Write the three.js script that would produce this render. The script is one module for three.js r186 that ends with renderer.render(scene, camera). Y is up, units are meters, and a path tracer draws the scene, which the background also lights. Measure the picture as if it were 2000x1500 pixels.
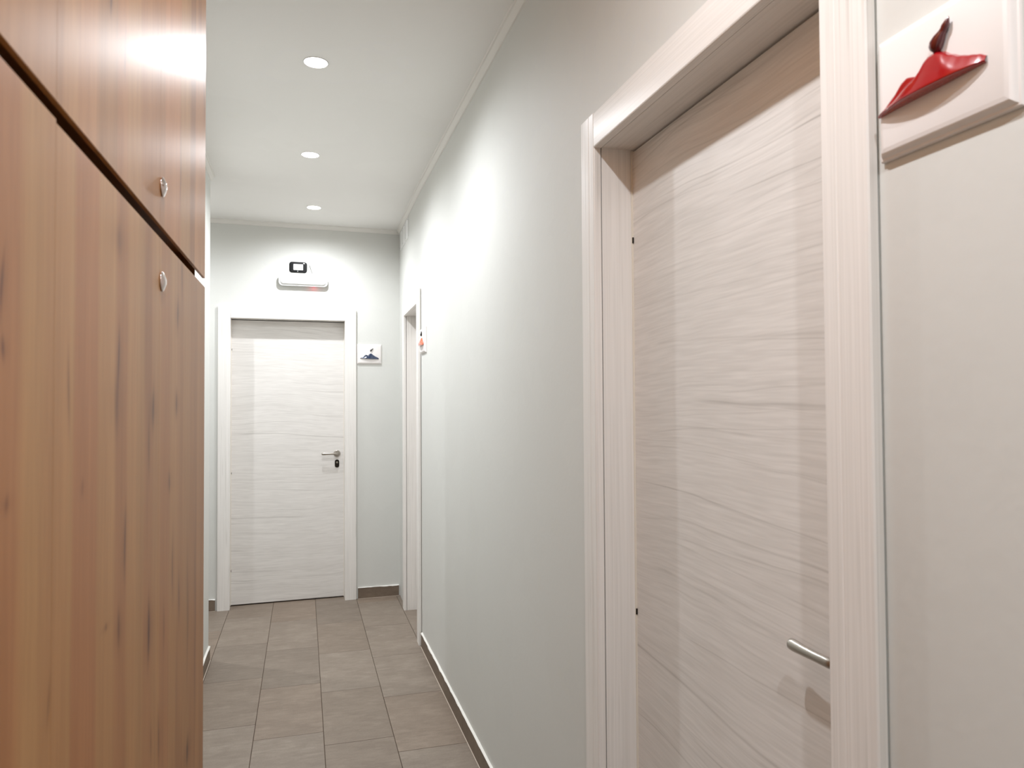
import * as THREE from 'three';
import { mergeGeometries, toCreasedNormals } from 'three/addons/utils/BufferGeometryUtils.js';
import { RoundedBoxGeometry } from 'three/addons/geometries/RoundedBoxGeometry.js';

// ------------------------------------------------------------------ camera, light, exposure
// World: x to the right across the corridor, y up, z towards the viewer; the corridor runs along -z.
const scene = new THREE.Scene();
scene.background = new THREE.Color(0x000000);
const camera = new THREE.PerspectiveCamera(2 * Math.atan(750 / 1412.4) * 180 / Math.PI, 4 / 3, 0.05, 40);
camera.position.set(0, 1.4986, 0);
camera.rotation.order = 'YXZ';
camera.rotation.set(0.0246, -0.2812, -0.0060);
camera.focus = 3.4;
camera.userData.fStop = 9;
scene.add(camera);
const renderer = new THREE.WebGLRenderer();
renderer.toneMapping = THREE.LinearToneMapping;
renderer.toneMappingExposure = 1.0;
renderer.shadowMap.enabled = true;

const LAMP = { color: new THREE.Color(0.925, 0.955, 1.0), candela: 4.65, angle: 1.5, penumbra: 1 };
const CEIL = 2.85;                 // ceiling height
const XR = 0.708, XL = -0.53;      // faces of the right and left corridor walls
const ZC = 4.585;                  // depth at which the left wall ends and a side passage opens
const FAR = (X) => 5.674 + 0.0238 * X;   // depth of the end wall
// depth of each ceiling lamp along the corridor, and its x
const LAMPS = [[0.047, 2.94], [0.036, 4.054], [0.07, 5.15], [0.045, 0.74], [0.045, -0.36], [-1.28, 5.12]];

// ------------------------------------------------------------------ helpers
let seedState = 7;
const rnd = () => { seedState = (seedState * 1664525 + 1013904223) >>> 0; return seedState / 4294967296; };
const hash = (x, y, s) => {
  let h = (x * 374761393 + y * 668265263 + s * 2147483647) | 0;
  h = Math.imul(h ^ (h >>> 13), 1274126177); h ^= h >>> 16;
  return (h >>> 0) / 4294967296;
};
// value noise, periodic with px, py cells
function vnoise(x, y, s, px = 1e6, py = 1e6) {
  const xi = Math.floor(x), yi = Math.floor(y), fx = x - xi, fy = y - yi;
  const u = fx * fx * (3 - 2 * fx), v = fy * fy * (3 - 2 * fy);
  const m = (a, p) => ((a % p) + p) % p;
  const x0 = m(xi, px), x1 = m(xi + 1, px), y0 = m(yi, py), y1 = m(yi + 1, py);
  const a = hash(x0, y0, s), b = hash(x1, y0, s), c = hash(x0, y1, s), d = hash(x1, y1, s);
  return a + (b - a) * u + (c - a) * v + (a - b - c + d) * u * v;
}
function fbm(x, y, s, oct, px = 1e6, py = 1e6) {
  let t = 0, w = 0.5, n = 0;
  for (let i = 0; i < oct; i++) { t += w * vnoise(x, y, s + i * 17, px, py); n += w; x *= 2; y *= 2; px *= 2; py *= 2; w *= 0.5; }
  return t / n;
}
const clamp = (v, a, b) => Math.min(b, Math.max(a, v));
const smooth = (a, b, v) => { const t = clamp((v - a) / (b - a), 0, 1); return t * t * (3 - 2 * t); };
function dataTexture(w, h, fn, srgb = true) {
  const d = new Uint8Array(w * h * 4);
  for (let y = 0; y < h; y++) for (let x = 0; x < w; x++) {
    const c = fn(x / w, y / h), i = (y * w + x) * 4;
    d[i] = clamp(c[0], 0, 255); d[i + 1] = clamp(c[1], 0, 255); d[i + 2] = clamp(c[2], 0, 255); d[i + 3] = 255;
  }
  const t = new THREE.DataTexture(d, w, h, THREE.RGBAFormat);
  t.wrapS = t.wrapT = THREE.RepeatWrapping; t.magFilter = THREE.LinearFilter; t.minFilter = THREE.LinearMipmapLinearFilter; t.generateMipmaps = true;
  if (srgb) t.colorSpace = THREE.SRGBColorSpace;
  t.needsUpdate = true;
  return t;
}
const used = {};
const numbered = (n) => { const k = used[n] = (used[n] ?? -1) + 1; return k ? `${n}_${String(k).padStart(3, '0')}` : n; };
function part(name, geometry, material, parent) {
  const m = new THREE.Mesh(geometry, material); m.name = name; m.castShadow = m.receiveShadow = true; parent.add(m); return m;
}
function thing(name, label, category, position, turn = 0, group) {
  const o = new THREE.Group(); o.name = numbered(name); o.position.copy(position); o.rotation.y = turn;
  o.userData = { label, category }; if (group) o.userData.group = group; scene.add(o); return o;
}
function structure(name, label, geometry, material) {
  const o = geometry ? new THREE.Mesh(geometry, material) : new THREE.Group();
  o.name = name; o.userData = { kind: 'structure', label, category: name.replace(/_.*/, '') }; o.castShadow = o.receiveShadow = true; scene.add(o); return o;
}
const V = (X, Y, Z) => new THREE.Vector3(X, Y, -Z);     // X right, Y up, Z depth along the corridor
// box between two corners (X, Y, depth) with uv in metres on every face
function metreUV(g, ox = 0, oy = 0) {
  const p = g.attributes.position, n = g.attributes.normal, uv = new Float32Array(p.count * 2);
  for (let i = 0; i < p.count; i++) {
    const ax = Math.abs(n.getX(i)), ay = Math.abs(n.getY(i)), az = Math.abs(n.getZ(i));
    const [u, v] = ay >= ax && ay >= az ? [p.getX(i), p.getZ(i)] : ax >= az ? [p.getZ(i), p.getY(i)] : [p.getX(i), p.getY(i)];
    uv[2 * i] = u + ox; uv[2 * i + 1] = v + oy;
  }
  g.setAttribute('uv', new THREE.BufferAttribute(uv, 2)); return g;
}
function box(x0, x1, y0, y1, z0, z1) {     // plain coordinates
  const g = new THREE.BoxGeometry(x1 - x0, y1 - y0, z1 - z0); g.translate((x0 + x1) / 2, (y0 + y1) / 2, (z0 + z1) / 2); return metreUV(g);
}
function rbox(x0, x1, y0, y1, z0, z1, r = 0.002, seg = 2) {
  const g = new RoundedBoxGeometry(x1 - x0, y1 - y0, z1 - z0, seg, r); g.translate((x0 + x1) / 2, (y0 + y1) / 2, (z0 + z1) / 2); return metreUV(g);
}
const dbox = (X0, X1, Y0, Y1, Z0, Z1) => box(X0, X1, Y0, Y1, -Z1, -Z0);   // depth coordinates
const drbox = (X0, X1, Y0, Y1, Z0, Z1, r, s) => rbox(X0, X1, Y0, Y1, -Z1, -Z0, r, s);
// vertical wall with rectangular holes: outline in (along, y), front face at z = 0, thickness behind
function wallPanel(length, height, holes, thickness) {
  const outline = [[0, height], [0, 0]];
  for (const [a, b, top] of holes) outline.push([a, 0], [a, top], [b, top], [b, 0]);      // door openings reach the floor
  outline.push([length, 0], [length, height]);
  const s = new THREE.Shape(outline.map((a) => new THREE.Vector2(...a)));
  const g = new THREE.ExtrudeGeometry(s, { depth: thickness, bevelEnabled: false }); g.translate(0, 0, -thickness); return metreUV(g);
}

// ------------------------------------------------------------------ materials
const paintBump = dataTexture(512, 512, (u, v) => { const n = 120 + 90 * (fbm(u * 48, v * 48, 3, 3, 48, 48) - 0.5) + 60 * (fbm(u * 6, v * 6, 9, 3, 6, 6) - 0.5); return [n, n, n]; }, false);
const paintTone = (r, g, b, amp) => dataTexture(512, 512, (u, v) => { const n = amp * (fbm(u * 5, v * 5, 31, 5, 5, 5) - 0.5); return [r + n, g + n, b + n * 1.1]; });
const wallTone = paintTone(217, 217, 212, 6);
const paintMap = (t, metres) => { const c = t.clone(); c.repeat.set(1 / metres, 1 / metres); c.needsUpdate = true; return c; };
const M = {};
M.wall = new THREE.MeshStandardMaterial({ name: 'grey_wall_paint', map: paintMap(wallTone, 2.3), roughness: 0.62, bumpMap: paintMap(paintBump, 0.6), bumpScale: 0.0006 });
M.ceiling = new THREE.MeshStandardMaterial({ name: 'ceiling_paint', map: paintMap(paintTone(243, 241, 237, 4), 3), roughness: 0.75, bumpMap: paintMap(paintBump, 0.7), bumpScale: 0.0004 });
M.cornice = new THREE.MeshStandardMaterial({ name: 'cornice_plaster', color: 0xe9e6e0, roughness: 0.7 });
M.caulk = new THREE.MeshStandardMaterial({ name: 'white_paint_line', color: 0xeeebe4, roughness: 0.7 });

// pale bleached wood: streaks run along u for the leaf (horizontal figure)
function paleLeaf(seed) {
  const lines = [];
  let s = seed * 91 + 5; const r = () => { s = (s * 1664525 + 1013904223) >>> 0; return s / 4294967296; };
  for (let i = 0; i < 150; i++) lines.push({ y: r(), w: 0.0005 + 0.0017 * r() * r() * r(), d: 5 + 18 * r() * r(), a: (r() - 0.5) * 0.05, u0: r() * 1.3 - 0.35, ul: 0.35 + 0.8 * r() });
  return dataTexture(1024, 2048, (u, v) => {
    const drift = 0.022 * (fbm(u * 1.6, v * 3, seed, 2) - 0.5) + 0.003 * (fbm(u * 6, v * 14, seed + 3, 2) - 0.5);
    const y = v + drift;
    let t = 6 * (fbm(u * 3, y * 70, seed + 11, 4) - 0.5) + 8 * (vnoise(u * 7, y * 420, seed + 21) - 0.5) + 10 * (vnoise(u * 16, y * 800, seed + 27) - 0.5);
    const band = smooth(0.5, 0.85, fbm(u * 1.2, y * 26, seed + 41, 3)); t -= 3 * band;
    for (const l of lines) {
      const d = Math.abs(y - l.y - l.a * (u - 0.5)); if (d > l.w * 4) continue;
      t -= l.d * Math.exp(-(d * d) / (l.w * l.w)) * smooth(l.u0, l.u0 + 0.12, u) * (1 - smooth(l.u0 + l.ul, l.u0 + l.ul + 0.2, u)) * (0.6 + 0.8 * fbm(u * 12, l.y * 90, seed + 61, 2));
    }
    return [231 + t, 227 + t * 1.02, 222 + t * 1.05];
  });
}
// the same wood for frames: streaks run along v
const paleBoardTexture = dataTexture(256, 2048, (u, v) => {
  const x = u + 0.03 * (fbm(u * 2, v * 5, 77, 2) - 0.5);
  let t = 8 * (vnoise(x * 46, v * 7, 78, 46) - 0.5) + 8 * (vnoise(x * 92, v * 13, 79, 92) - 0.5) + 7 * (fbm(x * 9, v * 3, 80, 3, 9) - 0.5);
  t -= 13 * smooth(0.72, 0.95, vnoise(x * 28, v * 9, 84, 28)) * smooth(0.45, 0.7, fbm(u * 3, v * 7, 85, 2));
  return [239 + t, 235 + t, 230 + t * 1.05];
});
const boardMap = (() => { const c = paleBoardTexture.clone(); c.repeat.set(1 / 0.14, 1 / 2.3); c.needsUpdate = true; return c; })();
M.leaf = new THREE.MeshStandardMaterial({ name: 'bleached_wood_leaf', map: paleLeaf(1), roughness: 0.42 });
M.board = new THREE.MeshStandardMaterial({ name: 'bleached_wood_frame', map: boardMap, roughness: 0.4 });
M.gasket = new THREE.MeshStandardMaterial({ name: 'cream_gasket', color: 0xe8e0d2, roughness: 0.6 });
M.steel = new THREE.MeshStandardMaterial({ name: 'satin_steel', color: 0xb9b3ab, roughness: 0.28, metalness: 1 });
M.chrome = new THREE.MeshStandardMaterial({ name: 'polished_chrome', color: 0xd6ccc8, roughness: 0.1, metalness: 1 });
M.black = new THREE.MeshPhysicalMaterial({ name: 'black_plastic', color: 0x060607, roughness: 0.4, specularIntensity: 0.35 });
M.lock = new THREE.MeshStandardMaterial({ name: 'dark_lock_metal', color: 0x2b2620, roughness: 0.35, metalness: 0.7 });
M.whitePlastic = new THREE.MeshStandardMaterial({ name: 'white_plastic', color: 0xf0f0ee, roughness: 0.35 });
M.greyPlastic = new THREE.MeshStandardMaterial({ name: 'pale_grey_plastic', color: 0xc9cac6, roughness: 0.4 });

// brown laminate: broad vertical staves with fine streaks, dark cracks and small knots
function brownWood(seed, tone, w, h, heavy, given) {
  let s = seed * 77 + 3; const r = () => { s = (s * 1664525 + 1013904223) >>> 0; return s / 4294967296; };
  const staves = []; let x = 0; while (x < 1) { const wd = 0.04 + 0.11 * r(); staves.push([x, r(), r()]); x += wd; }
  if (given) staves.splice(0, staves.length, ...given.staves);
  const cracks = []; for (let i = 0; i < heavy; i++) cracks.push({ x: r(), y: r(), l: 0.012 + 0.05 * r() * r(), w: 0.0008 + 0.0014 * r(), d: 26 + 44 * r() });
  if (given) for (const [cx, cy, l, cw, d] of given.cracks) cracks.push({ x: cx, y: cy, l: l * 1.1, w: cw * 0.55, d });
  return dataTexture(w, h, (u, v) => {
    const uu = u + 0.012 * (fbm(u * 4, v * 2.2, seed, 2) - 0.5);
    let k = 0; while (k + 1 < staves.length && staves[k + 1][0] < uu) k++;
    const edge = staves[k][0], a = smooth(edge - 0.004, edge + 0.01, uu);
    const s0 = staves[Math.max(0, k - 1)], s1 = staves[k];
    const st = s0[1] + (s1[1] - s0[1]) * a, hue = s0[2] + (s1[2] - s0[2]) * a;
    let t = 26 * (st - 0.5) + 20 * (fbm(uu * 30, v * 2.4, seed + 5, 4) - 0.5) + 8 * (vnoise(uu * 420, v * 9, seed + 9) - 0.5) + 8 * (vnoise(uu * 900, v * 34, seed + 10) - 0.5) + 7 * (fbm(uu * 70, v * 12, seed + 12, 2) - 0.5);
    t -= 15 * smooth(0.6, 0.82, fbm(uu * 15, v * 2.2, seed + 13, 3));
    for (const c of cracks) {
      const dy = (v - c.y) / c.l; if (dy * dy > 6) continue;
      const dx = (uu - c.x - 0.002 * Math.sin(v * 60 + c.x * 9)) / c.w; if (dx * dx > 90) continue;
      t -= c.d * Math.exp(-dy * dy) * (Math.exp(-dx * dx) + 0.3 * Math.exp(-dx * dx / 26));
    }
    return [tone[0] + t + 4 * (hue - 0.4), tone[1] + t * 0.93 - 8 * (hue - 0.4), tone[2] + t * 0.82 - 5 * (hue - 0.4)];
  });
}
const sheenStreaks = dataTexture(512, 64, (u, v) => { const n = 128 + 110 * (vnoise(u * 190, v * 2, 4, 190, 2) - 0.5) + 60 * (vnoise(u * 60, v * 1, 5, 60, 1) - 0.5); return [n, n, n]; }, false);
// staves [start, tone, redness] and cracks [u, v, half length, half width, depth] as the wood of the wardrobe doors shows them
const LAMINATE = [169, 118, 68];      // one brown laminate for the whole wardrobe
const LOWER = {
  staves: [[0, 0.3, 0.7], [0.06, 0.7, 0.2], [0.13, 0.25, 0.9], [0.1675, 0.8, 0.15], [0.187, 0.72, 0.35], [0.236, 0.78, 0.1], [0.2449, 0.3, 1], [0.315, 0.75, 0.3], [0.378, 0.36, 0.7], [0.427, 0.7, 0.3], [0.47, 0.62, 0.15], [0.51, 0.4, 0.6], [0.557, 0.7, 0.3], [0.607, 0.42, 0.7], [0.668, 0.6, 0.3], [0.725, 0.38, 0.4], [0.782, 0.55, 0.3], [0.84, 0.35, 0.5], [0.91, 0.5, 0.5], [0.96, 0.3, 0.6]],
  cracks: [[0.4241, 0.7614, 0.0214, 0.0035, 70], [0.3974, 0.7069, 0.0103, 0.0061, 45], [0.5438, 0.6759, 0.0204, 0.008, 75], [0.6721, 0.7856, 0.0082, 0.0073, 45], [0.7012, 0.7031, 0.024, 0.0054, 45], [0.3496, 0.7168, 0.0022, 0.0054, 40], [0.8313, 0.4922, 0.0121, 0.012, 70], [0.1979, 0.7094, 0.0101, 0.0012, 30], [0.6067, 0.5729, 0.0196, 0.0062, 45], [0.1574, 0.9054, 0.0112, 0.0011, 70], [0.1587, 0.8792, 0.0042, 0.0014, 60], [0.3911, 0.889, 0.0162, 0.0041, 65], [0.3864, 0.8574, 0.017, 0.0121, 35], [0.5629, 0.853, 0.0126, 0.0092, 55], [0.7309, 0.9442, 0.0125, 0.0104, 45], [0.7226, 0.857, 0.0099, 0.0081, 60], [0.392, 0.9675, 0.0103, 0.0166, 28], [0.8278, 0.6354, 0.0541, 0.0058, 35], [0.9045, 0.6058, 0.101, 0.0066, 35], [0.161, 0.8135, 0.0032, 0.0018, 35], [0.2731, 0.81, 0.0044, 0.0029, 30], [0.6387, 0.6611, 0.0158, 0.004, 35]],
};
M.cabinetLower = new THREE.MeshPhysicalMaterial({ name: 'brown_laminate_lower', map: brownWood(3, LAMINATE, 2048, 1024, 8, LOWER), roughness: 0.42, specularIntensity: 0.7, clearcoat: 0.1, clearcoatRoughness: 0.4 });
M.cabinetUpper = new THREE.MeshPhysicalMaterial({ name: 'brown_laminate_upper', map: brownWood(8, LAMINATE, 1024, 1024, 10), roughness: 0.42, specularIntensity: 0.7, clearcoat: 0.1, clearcoatRoughness: 0.4, bumpMap: sheenStreaks, bumpScale: 0.00002 });
M.carcass = new THREE.MeshStandardMaterial({ name: 'brown_carcass_board', color: new THREE.Color().setRGB(LAMINATE[0] / 255, LAMINATE[1] / 255, LAMINATE[2] / 255, THREE.SRGBColorSpace), roughness: 0.5 });

// taupe porcelain, periodic over 1.2 m
const tileTexture = dataTexture(1024, 1024, (u, v) => {
  const w = 0.02 * (fbm(u * 6, v * 6, 51, 2, 6, 6) - 0.5);
  const t = 16 * (fbm(u * 8 + w, v * 16, 52, 4, 8, 16) - 0.5) + 15 * (fbm(u * 30, v * 96, 53, 3, 30, 96) - 0.5) + 8 * (vnoise(u * 300, v * 420, 54, 300, 420) - 0.5) + 7 * smooth(0.6, 0.8, fbm(u * 14, v * 40, 55, 3, 14, 40));
  return [138 + t, 125 + t, 112 + t * 0.95];
});
const tileMap = (() => { const c = tileTexture.clone(); c.repeat.set(1 / 1.2, 1 / 1.2); c.needsUpdate = true; return c; })();
M.tiles = [0xffffff, 0xf6f3f0, 0xfdf8f4, 0xf0efee].map((c, i) => new THREE.MeshStandardMaterial({ name: `taupe_tile_${i}`, map: tileMap, color: c, roughness: 0.5 }));
M.skirting = new THREE.MeshStandardMaterial({ name: 'dark_taupe_skirting', map: tileMap, color: 0xdcd4cc, roughness: 0.6 });
M.grout = new THREE.MeshStandardMaterial({ name: 'dark_grout', color: 0x5a4a3d, roughness: 0.9 });
M.paleGrout = new THREE.MeshStandardMaterial({ name: 'pale_joint', color: 0xcfc2b3, roughness: 0.85 });
const glaze = (c) => new THREE.MeshPhysicalMaterial({ name: 'glazed_ceramic', color: c, roughness: 0.22, clearcoat: 1, clearcoatRoughness: 0.06 });
M.plaque = new THREE.MeshStandardMaterial({ name: 'matt_white_plaque', color: 0xefeae7, roughness: 0.5 });

// ------------------------------------------------------------------ floor: 30 x 60 tiles, each a piece
const floor = structure('floor', 'taupe rectangular porcelain tiles laid along the corridor', dbox(-2.75, 0.9, -0.1, -0.0035, -1.7, 5.9), M.grout);
{
  const base = [3.907, 3.155, 4.214, 4.046];
  const colX = (k) => -0.2122 + 0.303 * k;
  let n = 0;
  for (let k = -9; k <= 3; k++) {
    const x0 = colX(k) + 0.0013, x1 = Math.min(colX(k + 1) - 0.0013, 0.86);
    const off = { '-1': 4.214, 0: 4.046, 1: 3.907, 2: 3.755, 3: 3.6 }[k] ?? base[((k % 4) + 4) % 4] + 0.13 * k;
    const inCorridor = x1 > XL + 0.02;
    for (let j = -12; j <= 5; j++) {
      let z0 = off + 0.6 * j + 0.0013, z1 = off + 0.6 * (j + 1) - 0.0013;
      z0 = Math.max(z0, inCorridor ? -1.55 : ZC); z1 = Math.min(z1, FAR(x0) + 0.15);
      if (z1 - z0 < 0.01) continue;
      const g = drbox(x0, x1, -0.01, 0, z0, z1, 0.0012, 1);
      metreUV(g, (hash(k + 50, j + 50, 1) * 7) | 0, hash(k + 50, j + 50, 2) * 5);
      part('tile', g, M.tiles[Math.floor(hash(k + 20, j + 40, 3) * 4)], floor); n++;
    }
  }
  // the cut strip along the left wall and the pale joint beside it
  part('tile', drbox(XL, colX(-1) - 0.0013, -0.01, 0, -1.55, ZC, 0.0012, 1), M.tiles[0], floor);
}

// ------------------------------------------------------------------ walls, ceiling
const ceiling = structure('ceiling', 'flat off-white plaster ceiling with recessed lamps', dbox(-2.75, 0.9, CEIL, CEIL + 0.12, -1.7, 5.9), M.ceiling);
function panel(name, label, from, to, holes, thickness = 0.16) {     // front face seen with `from` on the left
  const g = wallPanel(from.distanceTo(to), CEIL, holes, thickness);
  const w = structure(name, label, g, M.wall);
  w.position.copy(from); w.rotation.y = Math.atan2(-(to.z - from.z), to.x - from.x); return w;
}
const BEND = V(0.706, 0, 4.46), CORNER = V(0.727, 0, FAR(0.727));
// openings measured along each wall from its left end as one faces it
const D1 = { near: 0.836, far: 1.645 };
const rightNear = panel('wall_right', 'pale grey painted corridor wall with the large door', BEND, V(XR, 0, -1.6), [[4.46 - D1.far - 0.025, 4.46 - D1.near + 0.025, 2.15]]);
const endLen = CORNER.distanceTo(BEND);
const D2 = { a: endLen - (5.26 - 4.46), b: endLen - (4.565 - 4.46) };
panel('wall_right_end', 'short stretch of pale grey wall holding the narrow door', CORNER, BEND, [[D2.a - 0.025, D2.b + 0.025, 2.15]]);
const FL = V(-2.65, 0, FAR(-2.65));
const farX = (X) => (X + 2.65) * Math.hypot(1, 0.0238);
const D3 = { a: -0.512, b: 0.306 };
panel('wall_far', 'pale grey wall closing the corridor, with door and emergency lamp', FL, CORNER, [[farX(D3.a) - 0.025, farX(D3.b) + 0.025, 2.15]]);
structure('wall_left', 'pale grey wall beyond the brown wardrobe', metreUV(dbox(XL - 0.2, XL, 0, CEIL, -1.6, ZC)), M.wall);
structure('wall_passage', 'pale grey near wall of the side passage', dbox(-2.65, XL - 0.2, 0, CEIL, ZC - 0.16, ZC), M.wall);
structure('wall_passage_end', 'pale grey wall closing the side passage', dbox(-2.8, -2.65, 0, CEIL, ZC - 0.16, 5.75), M.wall);
structure('wall_back', 'pale grey wall behind the viewer', dbox(XL - 0.2, XR + 0.16, 0, CEIL, -1.76, -1.6), M.wall);

// cornice: a thin plaster strip under the ceiling along a wall
function cornice(name, label, from, to) {
  const s = new THREE.Shape([[0, 0], [0.006, 0.001], [0.008, 0.008], [0.012, 0.013], [0.02, 0.022], [0.026, 0.023], [0.027, 0.03], [0, 0.03]].map((a) => new THREE.Vector2(...a)));
  const len = from.distanceTo(to), g = new THREE.ExtrudeGeometry(s, { depth: len, bevelEnabled: false });
  const o = structure(name, label, toCreasedNormals(g, 0.5), M.cornice);
  o.position.copy(from); o.position.y = CEIL - 0.03;
  // local z runs from `from` to `to`, local x out of the wall
  const d = to.clone().sub(from).normalize(); o.rotation.y = Math.atan2(d.x, d.z); return o;
}
cornice('trim_1', 'thin white plaster cornice above the grey right wall', BEND.clone().setY(0), V(XR, 0, -1.6)).scale.x = -1;
cornice('trim_2', 'short white cornice over the narrow door wall', CORNER.clone(), BEND.clone()).scale.x = -1;
cornice('trim_3', 'white plaster cornice over the end wall', FL.clone(), CORNER.clone()).scale.x = -1;
cornice('trim_4', 'white plaster cornice over the left wall', V(XL, 0, -1.6), V(XL, 0, ZC)).scale.x = -1;

// ------------------------------------------------------------------ baseboards: tile strips with a ragged white paint line above
const SK = 0.082;
function baseboard(name, label, from, to, seed) {     // `from` on the left as one faces the wall
  const o = structure(name, label); const len = from.distanceTo(to);
  o.position.copy(from); o.rotation.y = Math.atan2(-(to.z - from.z), to.x - from.x);
  for (let x = 0, i = 0; x < len - 0.004; x += 0.6, i++) {
    const x1 = Math.min(len, x + 0.6);
    part('skirting_tile', metreUV(rbox(x + 0.0008, x1 - 0.0008, 0, SK - 0.0016 * hash(i, seed, 4), -0.004, 0.0095, 0.0015, 1), i * 0.37, seed), M.skirting, o);
  }
  // ragged paint line: a thin strip whose lower edge wanders over the tile top
  const n = Math.max(2, Math.round(len / 0.025)), pos = [], idx = [];
  for (let i = 0; i <= n; i++) {
    const x = len * i / n, low = SK + 0.0005 - 0.008 * smooth(0.42, 0.85, fbm(i * 0.35, seed, 71, 2)), top = SK + 0.001 + 0.0035 * fbm(i * 0.5, seed, 73, 2);
    pos.push(x, low, 0.0108, x, SK + 0.0004, 0.0108, x, top, 0.0022, x, top, -0.002);
    if (i < n) for (let k = 0; k < 3; k++) { const a = i * 4 + k, b = a + 4; idx.push(a, b, a + 1, b, b + 1, a + 1); }
  }
  const g = new THREE.BufferGeometry(); g.setAttribute('position', new THREE.Float32BufferAttribute(pos, 3)); g.setIndex(idx); g.computeVertexNormals(); metreUV(g);
  part('paint_line', g, M.caulk, o);
  part('floor_joint', box(0, len, -0.002, 0.0012, 0.0095, 0.0125), M.paleGrout, o);
  return o;
}
const F3 = (X) => V(X, 0, FAR(X));
const CW = 0.086;                  // casing width
baseboard('baseboard_right', 'dark taupe tile skirting along the grey right wall', BEND, V(0.7073, 0, D1.far + CW), 1);
baseboard('baseboard_right_near', 'dark taupe tile skirting below the red plaque', V(XR, 0, D1.near - CW), V(XR, 0, -1.6), 2);
baseboard('baseboard_far', 'dark taupe tile skirting between the two far doors', F3(D3.b + CW + 0.012), F3(0.717), 3);
baseboard('baseboard_far_left', 'dark taupe tile skirting in the side passage', F3(-2.6), F3(D3.a - CW - 0.012), 4);
baseboard('baseboard_left', 'dark taupe tile skirting at the end of the left wall', V(XL, 0, 1.6), V(XL, 0, ZC), 5);

// ------------------------------------------------------------------ doors
// local frame: x to the right as one faces the door, y up, z out of the wall; origin at the middle of the sill on the wall face
function extrudeProfile(points, length) {
  const s = new THREE.Shape(points.map((a) => new THREE.Vector2(...a)));
  const g = toCreasedNormals(new THREE.ExtrudeGeometry(s, { depth: length, bevelEnabled: false }), 0.34); return g;
}
const boardUV = (g, du) => { const p = g.attributes.position, uv = []; for (let i = 0; i < p.count; i++) uv.push(p.getX(i) + p.getZ(i) + du, p.getY(i)); g.setAttribute('uv', new THREE.Float32BufferAttribute(uv, 2)); return g; };
const boardUVh = (g, du) => { const p = g.attributes.position, uv = []; for (let i = 0; i < p.count; i++) uv.push(p.getY(i) + p.getZ(i) + du, p.getX(i) + du * 3); g.setAttribute('uv', new THREE.Float32BufferAttribute(uv, 2)); return g; };
// casing cross-section: u from the opening outwards, w out of the wall
function casingProfile(W, groove) {
  const g = groove ? [[0.0295, 0.02], [0.0305, 0.0192], [0.0325, 0.0192], [0.0335, 0.02]] : [];
  return [[0, 0.001], [0, 0.0165], [0.0012, 0.019], [0.0035, 0.02], ...g, [W - 0.006, 0.02], [W - 0.002, 0.0188], [W, 0.0165], [W, 0.0045], [W - 0.008, 0.004], [W - 0.008, 0.0005]];
}
function lever(parent, x, y, z, dir) {
  const handle = new THREE.Group(); handle.name = 'door_handle'; parent.add(handle); handle.userData.label = 'satin steel lever handle on a round rose';
  const rose = new THREE.LatheGeometry([[0, 0.009], [0.021, 0.009], [0.0245, 0.0075], [0.0255, 0.004], [0.0255, 0]].map((a) => new THREE.Vector2(...a)), 40); rose.rotateX(Math.PI / 2); rose.translate(x, y, z);
  part('rose', rose, M.steel, handle);
  // neck, bend and tapering grip swept as one body
  const pts = [[0, 0, 0.006], [0, 0, 0.024], [0.003, 0, 0.034], [0.011, 0, 0.0405], [0.024, 0, 0.043], [0.05, 0, 0.0435], [0.08, 0, 0.043], [0.103, 0, 0.0415], [0.112, 0, 0.0408], [0.1165, 0, 0.0404], [0.1185, 0, 0.0402]];
  const rad = [0.0085, 0.0085, 0.0085, 0.0083, 0.008, 0.0078, 0.0085, 0.0098, 0.0093, 0.006, 0.0004];
  const seg = 20, pos = [], idx = [];
  pts.forEach((p, i) => {
    const a = pts[Math.max(0, i - 1)], b = pts[Math.min(pts.length - 1, i + 1)];
    const t = new THREE.Vector3(b[0] - a[0], 0, b[2] - a[2]).normalize(), up = new THREE.Vector3(0, 1, 0), side = new THREE.Vector3().crossVectors(up, t);
    for (let k = 0; k < seg; k++) { const f = 2 * Math.PI * k / seg, c = Math.cos(f) * rad[i] * 0.86, s = Math.sin(f) * rad[i]; pos.push(x + dir * (p[0] + side.x * c), y + s, z + p[2] + side.z * c); }
    if (i) for (let k = 0; k < seg; k++) { const q = (i - 1) * seg, k2 = (k + 1) % seg; const f = [q + k, q + seg + k, q + k2, q + k2, q + seg + k, q + seg + k2]; idx.push(...(dir > 0 ? f : f.reverse())); }
  });
  const g = new THREE.BufferGeometry(); g.setAttribute('position', new THREE.Float32BufferAttribute(pos, 3)); g.setIndex(idx); g.computeVertexNormals(); metreUV(g);
  part('lever', g, M.steel, handle);
  return handle;
}
function lockPlate(parent, x, y, z) {
  const s = new THREE.Shape(); const r = 0.0155, hh = 0.014;
  s.absarc(0, hh, r, 0, Math.PI, false); s.absarc(0, -hh, r, Math.PI, 2 * Math.PI, false);
  const g = new THREE.ExtrudeGeometry(s, { depth: 0.004, bevelEnabled: true, bevelSize: 0.0012, bevelThickness: 0.0012, bevelSegments: 2, curveSegments: 20 }); g.translate(x, y, z);
  const l = part('lock_plate', g, M.lock, parent); l.userData.label = 'dark oval lock plate below the handle';
  const c = new THREE.CylinderGeometry(0.0075, 0.0075, 0.004, 24); c.rotateX(Math.PI / 2); c.translate(x, y + 0.009, z + 0.0072);
  part('key_cylinder', c, M.steel, l);
}
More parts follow.
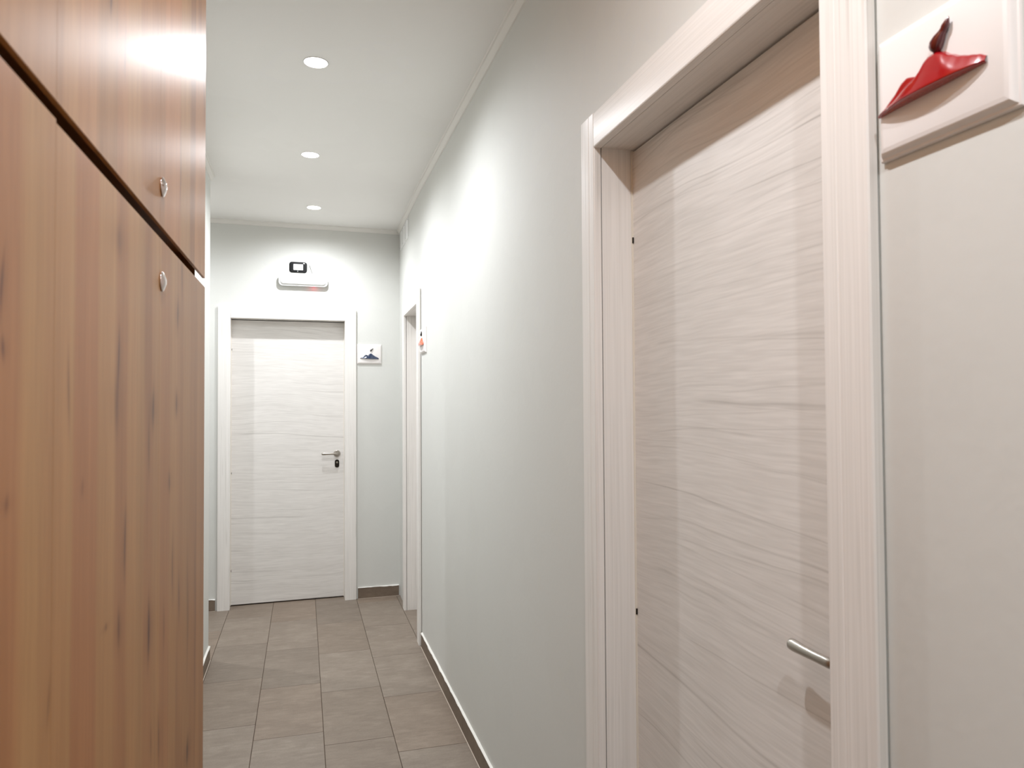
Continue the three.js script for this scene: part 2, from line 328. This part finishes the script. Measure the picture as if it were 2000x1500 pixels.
function door(name, label, width, position, turn, turned, depth = 0.085) {
  const H = 2.125, o = structure(name, label); o.position.copy(position); o.rotation.y = turn;
  const hw = width / 2;
  // upright casings run the full height, the head butts between them
  const C = casingProfile(CW, true);
  for (const s of [-1, 1]) {
    const g = extrudeProfile(C, H + CW); g.rotateX(-Math.PI / 2);       // extrusion now along +y, profile w along -z
    const m = new THREE.Matrix4().makeScale(s, 1, -1); g.applyMatrix4(m); if (s > 0) flip(g); g.translate(s * hw, 0, 0);
    part('casing', boardUV(g, s * 0.31 + width), M.board, o);
  }
  {
    const g = extrudeProfile(casingProfile(CW, false), width - 0.0012); g.rotateY(Math.PI / 2);                  // extrusion along +x, profile u along -z
    const p = g.attributes.position; for (let i = 0; i < p.count; i++) { const u = -p.getZ(i), w = p.getY(i); p.setXYZ(i, p.getX(i) - hw + 0.0006, H + u, w); }
    const q = toCreasedNormals(g, 0.34); part('head_casing', boardUVh(q, 0.52), M.board, o);
  }
  // jambs and head lining, a shadow gap behind the casing edge
  const j = 0.001;
  part('jamb', boardUV(box(-hw - 0.024, -hw - j, 0, H + 0.024, -depth - 0.06, -0.0022), 0.17), M.board, o);
  part('jamb', boardUV(box(hw + j, hw + 0.024, 0, H + 0.024, -depth - 0.06, -0.0022), 0.71), M.board, o);
  part('head_lining', boardUVh(box(-hw - j, hw + j, H + j + 0.001, H + 0.024, -depth - 0.06, -0.0022), 0.9), M.board, o);
  for (const s of [-1, 1]) part('gasket', box(s > 0 ? hw - 0.002 : -hw - j, s > 0 ? hw + j : -hw + 0.002, 0.006, H, -depth - 0.006, -depth + 0.004), M.gasket, o);
  // leaf
  const leaf = new RoundedBoxGeometry(width + 0.0, H - 0.012, 0.044, 2, 0.0016);
  { const p = leaf.attributes.position, uv = []; for (let i = 0; i < p.count; i++) uv.push(0.5 + (turned ? -1 : 1) * p.getX(i) / width, 0.5 + (turned ? -1 : 1) * p.getY(i) / H); leaf.setAttribute('uv', new THREE.Float32BufferAttribute(uv, 2)); }
  leaf.translate(0, 0.009 + (H - 0.012) / 2, -depth - 0.022);
  const lf = part('leaf', leaf, M.leaf, o); lf.userData.label = 'bleached wood door leaf with horizontal grain';
  // hinge knuckles in the gap opposite the handle
  for (const y of [0.26, 0.98, 1.9]) { const h = new THREE.CylinderGeometry(0.0024, 0.0024, 0.014, 12); h.translate(-hw + 0.0025, y, -depth + 0.0015); part('hinge', h, M.lock, o); }
  lever(o, hw - 0.052, 1.108, -depth, -1);
  lockPlate(o, hw - 0.052, 1.03, -depth);
  return o;
}
function flip(g) { if (g.index) { const a = g.index.array; for (let i = 0; i < a.length; i += 3) [a[i], a[i + 1]] = [a[i + 1], a[i]]; } else for (const k of Object.keys(g.attributes)) { const at = g.attributes[k], n = at.itemSize, a = at.array; for (let i = 0; i < at.count; i += 3) for (let c = 0; c < n; c++) { const t = a[i * n + c]; a[i * n + c] = a[(i + 1) * n + c]; a[(i + 1) * n + c] = t; } } }
door('door_1', 'bleached wood door with steel lever beside the red mountain plaque', D1.far - D1.near, V(XR, 0, (D1.far + D1.near) / 2), -Math.PI / 2, false);
const endTurn = Math.atan2(-(BEND.z - CORNER.z), BEND.x - CORNER.x);
const along = (a, b, t) => a.clone().lerp(b, t);
door('door_2', 'narrow bleached wood door beside the orange mountain plaque', D2.b - D2.a, along(CORNER, BEND, (D2.a + D2.b) / 2 / endLen), endTurn, true);
door('door_3', 'bleached wood door below the white emergency lamp', D3.b - D3.a, F3((D3.a + D3.b) / 2), 0.0238, true);

// ------------------------------------------------------------------ mountain plaques
function plaqueBody(w, h) {      // stepped edge built as rings; x right, y up, z out
  const rings = [[0, 0], [0, 0.0045], [0.0012, 0.0065], [0.0035, 0.007], [0.0042, 0.0078], [0.006, 0.0108], [0.009, 0.0135], [0.0125, 0.0145], [0.014, 0.015]];
  const pos = [];
  const corner = ([i, z], k) => [[-w / 2 + i, -h / 2 + i, z], [w / 2 - i, -h / 2 + i, z], [w / 2 - i, h / 2 - i, z], [-w / 2 + i, h / 2 - i, z]][k % 4];
  for (let r = 0; r + 1 < rings.length; r++) for (let k = 0; k < 4; k++) {
    const a = corner(rings[r], k), b = corner(rings[r], k + 1), c = corner(rings[r + 1], k + 1), d = corner(rings[r + 1], k);
    pos.push(...a, ...b, ...c, ...a, ...c, ...d);
  }
  const t = rings[rings.length - 1], f = [0, 1, 2, 3].map((k) => corner(t, k)), b = [0, 1, 2, 3].map((k) => corner(rings[0], k));
  pos.push(...f[0], ...f[1], ...f[2], ...f[0], ...f[2], ...f[3], ...b[0], ...b[2], ...b[1], ...b[0], ...b[3], ...b[2]);
  const g = new THREE.BufferGeometry(); g.setAttribute('position', new THREE.Float32BufferAttribute(pos, 3)); g.computeVertexNormals(); return metreUV(toCreasedNormals(g, 0.5));
}
// ridge of a two-peaked mountain: u along the foot 0..1
const RIDGE = [[0, 0.0], [0.08, 0.075], [0.18, 0.23], [0.27, 0.4], [0.32, 0.44], [0.37, 0.4], [0.42, 0.36], [0.46, 0.45], [0.5, 0.56], [0.54, 0.62], [0.6, 0.63], [0.65, 0.56], [0.72, 0.43], [0.8, 0.31], [0.88, 0.22], [0.95, 0.15], [1, 0.06]];
function ridge(u) { for (let i = 0; i + 1 < RIDGE.length; i++) if (u <= RIDGE[i + 1][0]) { const [a, b] = [RIDGE[i], RIDGE[i + 1]], t = (u - a[0]) / (b[0] - a[0]), s = t * t * (3 - 2 * t); return a[1] + (b[1] - a[1]) * (0.5 * s + 0.5 * t); } return 0; }
function mountain(w, tall, lift, thick) {     // glazed relief, thickest at the foot, folded between its peaks
  const nu = 64, nv = 18, pos = [], idx = [];
  for (let i = 0; i <= nu; i++) {
    const u = i / nu, foot = lift * u + 0.006 * tall * Math.sin(u * 7), top = foot + ridge(u) * tall + 0.03 * tall;
    const ends = Math.pow(Math.sin(Math.PI * clamp(u * 0.96 + 0.02, 0, 1)), 0.55);
    for (let k = 0; k <= nv; k++) {
      const v = k / nv;                            // 0 at the ridge on the plaque, 1 round under the foot to the plaque
      let y, z;
      if (v < 0.78) {
        const s = v / 0.78; y = top + (foot - top) * s;
        const fold = 0.17 * Math.exp(-Math.pow((u - 0.5 + 0.2 * s) / 0.05, 2)) - 0.2 * Math.exp(-Math.pow((u - 0.43 + 0.3 * s) / 0.06, 2)) + 0.12 * Math.exp(-Math.pow((u - 0.62 - 0.16 * s) / 0.07, 2));
        z = thick * (0.24 + 0.76 * Math.pow(s, 0.8) + fold * Math.sin(Math.PI * Math.min(1, s * 0.9 + 0.1))) * ends;
      } else { const s = (v - 0.78) / 0.22, f = s * Math.PI / 2; y = foot - 0.03 * tall * Math.sin(f * 1.3); z = thick * Math.cos(f) * ends; }
      pos.push((u - 0.5) * w, y, k === 0 ? -0.001 : Math.max(z, -0.0005));
    }
    if (i < nu) for (let k = 0; k < nv; k++) { const a = i * (nv + 1) + k, b = a + nv + 1; idx.push(a, a + 1, b, b, a + 1, b + 1); }
  }
  const g = new THREE.BufferGeometry(); g.setAttribute('position', new THREE.Float32BufferAttribute(pos, 3)); g.setIndex(idx); g.computeVertexNormals(); return metreUV(g);
}
function plume(x, y, dx, dy, r) {             // a drop-shaped puff, blunt below and twisted to a point above
  const P = [[0, 0.02], [0.04, 0.62], [0.12, 0.92], [0.26, 1], [0.42, 0.86], [0.56, 0.6], [0.64, 0.5], [0.74, 0.55], [0.84, 0.42], [0.94, 0.2], [1, 0.02]], seg = 18, pos = [], idx = [];
  const len = Math.hypot(dx, dy), nx = -dy / len, ny = dx / len;
  P.forEach(([t, q], i) => {
    const bend = 0.12 * r * Math.sin(t * 6);
    for (let k = 0; k < seg; k++) { const f = 2 * Math.PI * k / seg, c = Math.cos(f) * r * q + bend, s = Math.sin(f) * r * q * 0.9; pos.push(x + dx * t + nx * c, y + dy * t + ny * c, Math.max(0.0045 + s, -0.001)); }
    if (i) for (let k = 0; k < seg; k++) { const a = (i - 1) * seg, k2 = (k + 1) % seg; idx.push(a + k, a + k2, a + seg + k, a + k2, a + seg + k2, a + seg + k); }
  });
  const g = new THREE.BufferGeometry(); g.setAttribute('position', new THREE.Float32BufferAttribute(pos, 3)); g.setIndex(idx); g.computeVertexNormals(); return metreUV(g);
}
function plaque(label, position, turn, mountainColour, plumeColour, o) {
  const w = 0.188, h = 0.153, t = thing('mountain_plaque', label, 'wall plaque', position, turn, 'mountain plaques beside the doors');
  part('panel', plaqueBody(w, h), M.plaque, t);
  const m = part('mountain', mountain(o.w, o.tall, o.lift, o.thick), glaze(mountainColour), t); m.position.set(o.x, o.y, 0.0148);
  const p = part('smoke_plume', plume(...o.plume), glaze(plumeColour), t); p.position.z = 0.0148;
  m.material.side = p.material.side = THREE.DoubleSide;
  return t;
}
plaque('white plaque with red glazed mountain and dark red plume', V(XR, 1.8735, 0.742 - 0.094), -Math.PI / 2, 0xa00914, 0x54060f, { w: 0.148, tall: 0.062, lift: 0.004, thick: 0.017, x: -0.011, y: -0.022, plume: [0.0, 0.019, 0.021, 0.032, 0.0082] });
plaque('white plaque with navy blue glazed mountain and dark plume', F3(D3.b + CW + 0.006 + 0.094).setY(1.8735), 0.0238, 0x10294a, 0x15170f, { w: 0.142, tall: 0.062, lift: -0.004, thick: 0.013, x: 0.0, y: -0.033, plume: [0.006, 0.022, 0.022, 0.024, 0.0065] });
plaque('white plaque with orange glazed mountain and black plume', along(BEND, V(XR, 0, -1.6), (0.006 + 0.094) / 6.06).setY(1.8735), -Math.PI / 2, 0xd0613c, 0x17110e, { w: 0.144, tall: 0.07, lift: 0.0, thick: 0.02, x: 0.0, y: -0.03, plume: [0.0, 0.026, 0.012, 0.032, 0.0066] });

// ------------------------------------------------------------------ brown wardrobe with overhead units
const CX = -0.19, DZ = [0.19, 0.675, 1.108, 1.562];
function knob(parent, Z, Y) {
  const k = new THREE.Group(); k.name = 'knob'; k.userData.label = 'small polished metal knob'; parent.add(k);
  const g = new THREE.LatheGeometry([[0, 0.0066], [0.004, 0.0064], [0.0075, 0.0052], [0.0125, 0.003], [0.014, 0.0018], [0.0138, 0.0007], [0.0128, 0]].map((a) => new THREE.Vector2(...a)), 28);
  g.rotateZ(-Math.PI / 2); g.translate(CX, Y, -Z); part('knob_body', g, M.chrome, k);
}
// door with a finger groove routed behind its edge: `grip` is +1 at the top, -1 at the bottom
function cabinetDoor(parent, Z0, Z1, Y0, Y1, material, share, span, grip) {
  const t = 0.018, lip = 0.005, g0 = 0.028, e = 0.0005;
  const P = grip > 0 ? [[-t, Y0], [-e, Y0], [0, Y0 + e], [0, Y1 - e], [-e, Y1], [-lip, Y1], [-lip, Y1 - g0], [-t, Y1 - g0]] : [[-t, Y0 + g0], [-lip, Y0 + g0], [-lip, Y0], [-e, Y0], [0, Y0 + e], [0, Y1], [-t, Y1]];
  const g = new THREE.ExtrudeGeometry(new THREE.Shape(P.map((a) => new THREE.Vector2(...a))), { depth: Z1 - Z0 - 0.0006, bevelEnabled: false }), p = g.attributes.position, uv = [];
  g.translate(CX, 0, -Z1 + 0.0003);
  for (let i = 0; i < p.count; i++) uv.push(share + span * (-p.getZ(i) - Z0) / (Z1 - Z0), (p.getY(i) - Y0) / (Y1 - Y0));
  g.setAttribute('uv', new THREE.Float32BufferAttribute(uv, 2));
  return part('door', g, material, parent);
}
{
  const low = thing('wardrobe', 'tall brown streaked wood wardrobe with small metal knob', 'wardrobe', V(0, 0, 0));
  part('carcass', dbox(XL + 0.012, CX - 0.0185, 0.085, 1.69, DZ[0], DZ[3] - 0.004), M.carcass, low);
  part('back_rail', dbox(XL + 0.012, CX - 0.14, 1.69, 1.738, DZ[0], DZ[3] - 0.004), M.carcass, low);
  part('plinth', dbox(XL + 0.014, CX - 0.06, 0, 0.085, DZ[0] + 0.01, DZ[3] - 0.02), M.carcass, low);
  part('end_panel', dbox(XL + 0.012, CX - 0.0186, 0.02, 1.73, DZ[3] - 0.004, DZ[3]), M.cabinetLower, low);
  const top = [1.7355, 1.7325, 1.7325];
  for (let i = 0; i < 3; i++) cabinetDoor(low, DZ[i], DZ[i + 1], 0.09, top[i], M.cabinetLower, [0, 0.2, 0.6][i], [0.2, 0.4, 0.4][i], 1);
  knob(low, 1.12, 1.672);
  const up = thing('overhead_cabinet', 'glossy dark brown overhead cabinet above the wardrobe', 'cabinet', V(0, 0, 0));
  part('carcass', dbox(XL + 0.012, CX - 0.0185, 1.8, 2.84, DZ[0], DZ[3] - 0.004), M.carcass, up);
  part('back_rail', dbox(XL + 0.012, CX - 0.14, 1.739, 1.8, DZ[0], DZ[3] - 0.004), M.carcass, up);
  part('end_panel', dbox(XL + 0.012, CX - 0.0186, 1.752, 2.84, DZ[3] - 0.004, DZ[3]), M.cabinetUpper, up);
  for (let i = 0; i < 3; i++) cabinetDoor(up, DZ[i], DZ[i + 1], 1.7505, 2.835, M.cabinetUpper, [0, 0.2, 0.6][i], [0.2, 0.4, 0.4][i], -1);
  knob(up, 1.12, 1.807);
  // the units stand very slightly askew to the corridor, turned about their far front edge
  const pivot = V(CX, 0, DZ[3]), askew = new THREE.Matrix4().makeTranslation(pivot.x, 0, pivot.z).multiply(new THREE.Matrix4().makeRotationY(-0.0078)).multiply(new THREE.Matrix4().makeTranslation(-pivot.x, 0, -pivot.z));
  for (const o of [low, up]) o.traverse((m) => { if (m.isMesh) m.geometry.applyMatrix4(askew); });
}

// ------------------------------------------------------------------ emergency lamp and switch plate on the end wall
function stadium(w, h, r) { const s = new THREE.Shape(); const a = w / 2 - r, b = h / 2 - r; s.absarc(a, b, r, 0, Math.PI / 2); s.absarc(-a, b, r, Math.PI / 2, Math.PI); s.absarc(-a, -b, r, Math.PI, 1.5 * Math.PI); s.absarc(a, -b, r, 1.5 * Math.PI, 2 * Math.PI); return s; }
const slab = (w, h, r, d, bev, z = 0) => { const g = new THREE.ExtrudeGeometry(stadium(w - 2 * bev, h - 2 * bev, r - bev * 0.6), { depth: d - bev, bevelEnabled: true, bevelSize: bev, bevelThickness: bev, bevelSegments: 4, curveSegments: 14 }); g.translate(0, 0, z); return g; };
{
  const t = thing('emergency_lamp', 'long white emergency lamp with red indicator above the end door', 'emergency lamp', F3(0).setY(2.422), 0.0238);
  part('housing', slab(0.352, 0.088, 0.028, 0.026, 0.003, 0.001), M.greyPlastic, t);
  part('rim', slab(0.356, 0.09, 0.029, 0.008, 0.002, 0.029), M.whitePlastic, t);
  const cover = part('diffuser', slab(0.326, 0.066, 0.02, 0.014, 0.007, 0.036), new THREE.MeshPhysicalMaterial({ name: 'milky_cover', color: 0xf6f6f4, roughness: 0.3, clearcoat: 0.6, clearcoatRoughness: 0.1 }), t);
  cover.userData.label = 'milky white lamp cover';
  const led = new THREE.SphereGeometry(0.0038, 14, 10); led.translate(0.075, -0.044, 0.02);
  const l = part('indicator_light', led, new THREE.MeshStandardMaterial({ name: 'red_indicator', color: 0x400008, emissive: 0xff3a5e, emissiveIntensity: 3, roughness: 0.3 }), t); l.userData.label = 'glowing red indicator';
  const glow = new THREE.PointLight(0xff3355, 0.0015, 0, 2); glow.position.set(0.075, -0.047, 0.027); glow.castShadow = true; glow.shadow.radius = 0.1; t.add(glow);
  const curve = new THREE.CatmullRomCurve3([new THREE.Vector3(0.046, 0.128, 0.014), new THREE.Vector3(0.053, 0.108, 0.02), new THREE.Vector3(0.062, 0.08, 0.018), new THREE.Vector3(0.069, 0.058, 0.01), new THREE.Vector3(0.071, 0.042, 0.008)]);
  part('cord', new THREE.TubeGeometry(curve, 24, 0.0032, 8), M.whitePlastic, t);

  const s = thing('switch_plate', 'black wall plate with white insert above the emergency lamp', 'wall plate', F3(-0.037).setY(2.523), 0.0238);
  part('frame', slab(0.128, 0.08, 0.017, 0.009, 0.004, 0.0005), M.black, s);
  const ins = part('insert', slab(0.07, 0.045, 0.003, 0.003, 0.001, 0.0115), M.whitePlastic, s);
  part('slot', box(0.012, 0.019, -0.014, 0.008, 0.0148, 0.0155), M.greyPlastic, ins);
  part('status_dot', box(-0.006, -0.001, -0.033, -0.029, 0.012, 0.014), M.whitePlastic, s);
  part('label_mark', box(0.036, 0.047, 0.026, 0.032, 0.012, 0.0138), M.whitePlastic, s);
}
// junction box covers under the ceiling near the corner
for (const [Zm, top, which] of [[5.16, 2.812, 'farthest of three from the corner'], [5.335, 2.812, 'middle one of three'], [5.51, 2.812, 'tight in the corner by the end wall']]) {
  const t = thing('junction_cover', `white junction box cover under the cornice, ${which}`, 'wall cover', along(BEND, CORNER, (Zm - 4.46) / (5.69 - 4.46)).setY(top - 0.07), endTurn, 'junction box covers in the corner');
  part('cover_plate', slab(0.13, 0.14, 0.006, 0.0055, 0.002, 0.0005), M.whitePlastic, t);
  for (const [a, b] of [[-1, -1], [1, 1]]) { const c = new THREE.CylinderGeometry(0.004, 0.004, 0.002, 12); c.rotateX(Math.PI / 2); c.translate(a * 0.055, b * 0.055, 0.0078); part('screw', c, M.greyPlastic, t); }
}

// ------------------------------------------------------------------ recessed ceiling lamps
const lampGlow = new THREE.MeshStandardMaterial({ name: 'lit_lamp_disc', color: 0xffffff, emissive: 0xfff8ee, emissiveIntensity: 14, roughness: 0.4 });
const lampRing = new THREE.LatheGeometry([[0.045, -0.0012], [0.0455, -0.0022], [0.047, -0.0026], [0.0485, -0.002], [0.049, 0], [0.045, 0]].map((a) => new THREE.Vector2(...a)), 48);
const lampDisc = new THREE.CylinderGeometry(0.045, 0.045, 0.0012, 48);
const LAMP_LABELS = ['round ceiling lamp over the middle of the grey right wall', 'round ceiling lamp between the other two lit lamps in the row', 'round ceiling lamp in front of the emergency lamp', 'round ceiling lamp above the red mountain plaque', 'round ceiling lamp behind the viewer', 'round ceiling lamp in the side passage'];
LAMPS.forEach(([X, Z], i) => {
  const t = thing('ceiling_lamp', LAMP_LABELS[i], 'ceiling lamp', V(X, CEIL, Z), 0, 'recessed lamps along the corridor ceiling');
  part('trim_ring', lampRing, M.whitePlastic, t);
  const d = part('lamp_disc', lampDisc, lampGlow, t); d.position.y = -0.0012; d.userData.label = 'glowing white disc';
  const s = new THREE.SpotLight(LAMP.color, LAMP.candela, 0, LAMP.angle, LAMP.penumbra, 2);
  s.position.set(0, -0.03, 0); s.target.position.set(0, -1, 0); t.add(s, s.target);
  s.castShadow = true; s.shadow.radius = 1.3; s.shadow.mapSize.set(1024, 1024);
});

scene.traverse((o) => { if (o.isMesh) o.castShadow = o.receiveShadow = true; });
renderer.render(scene, camera);
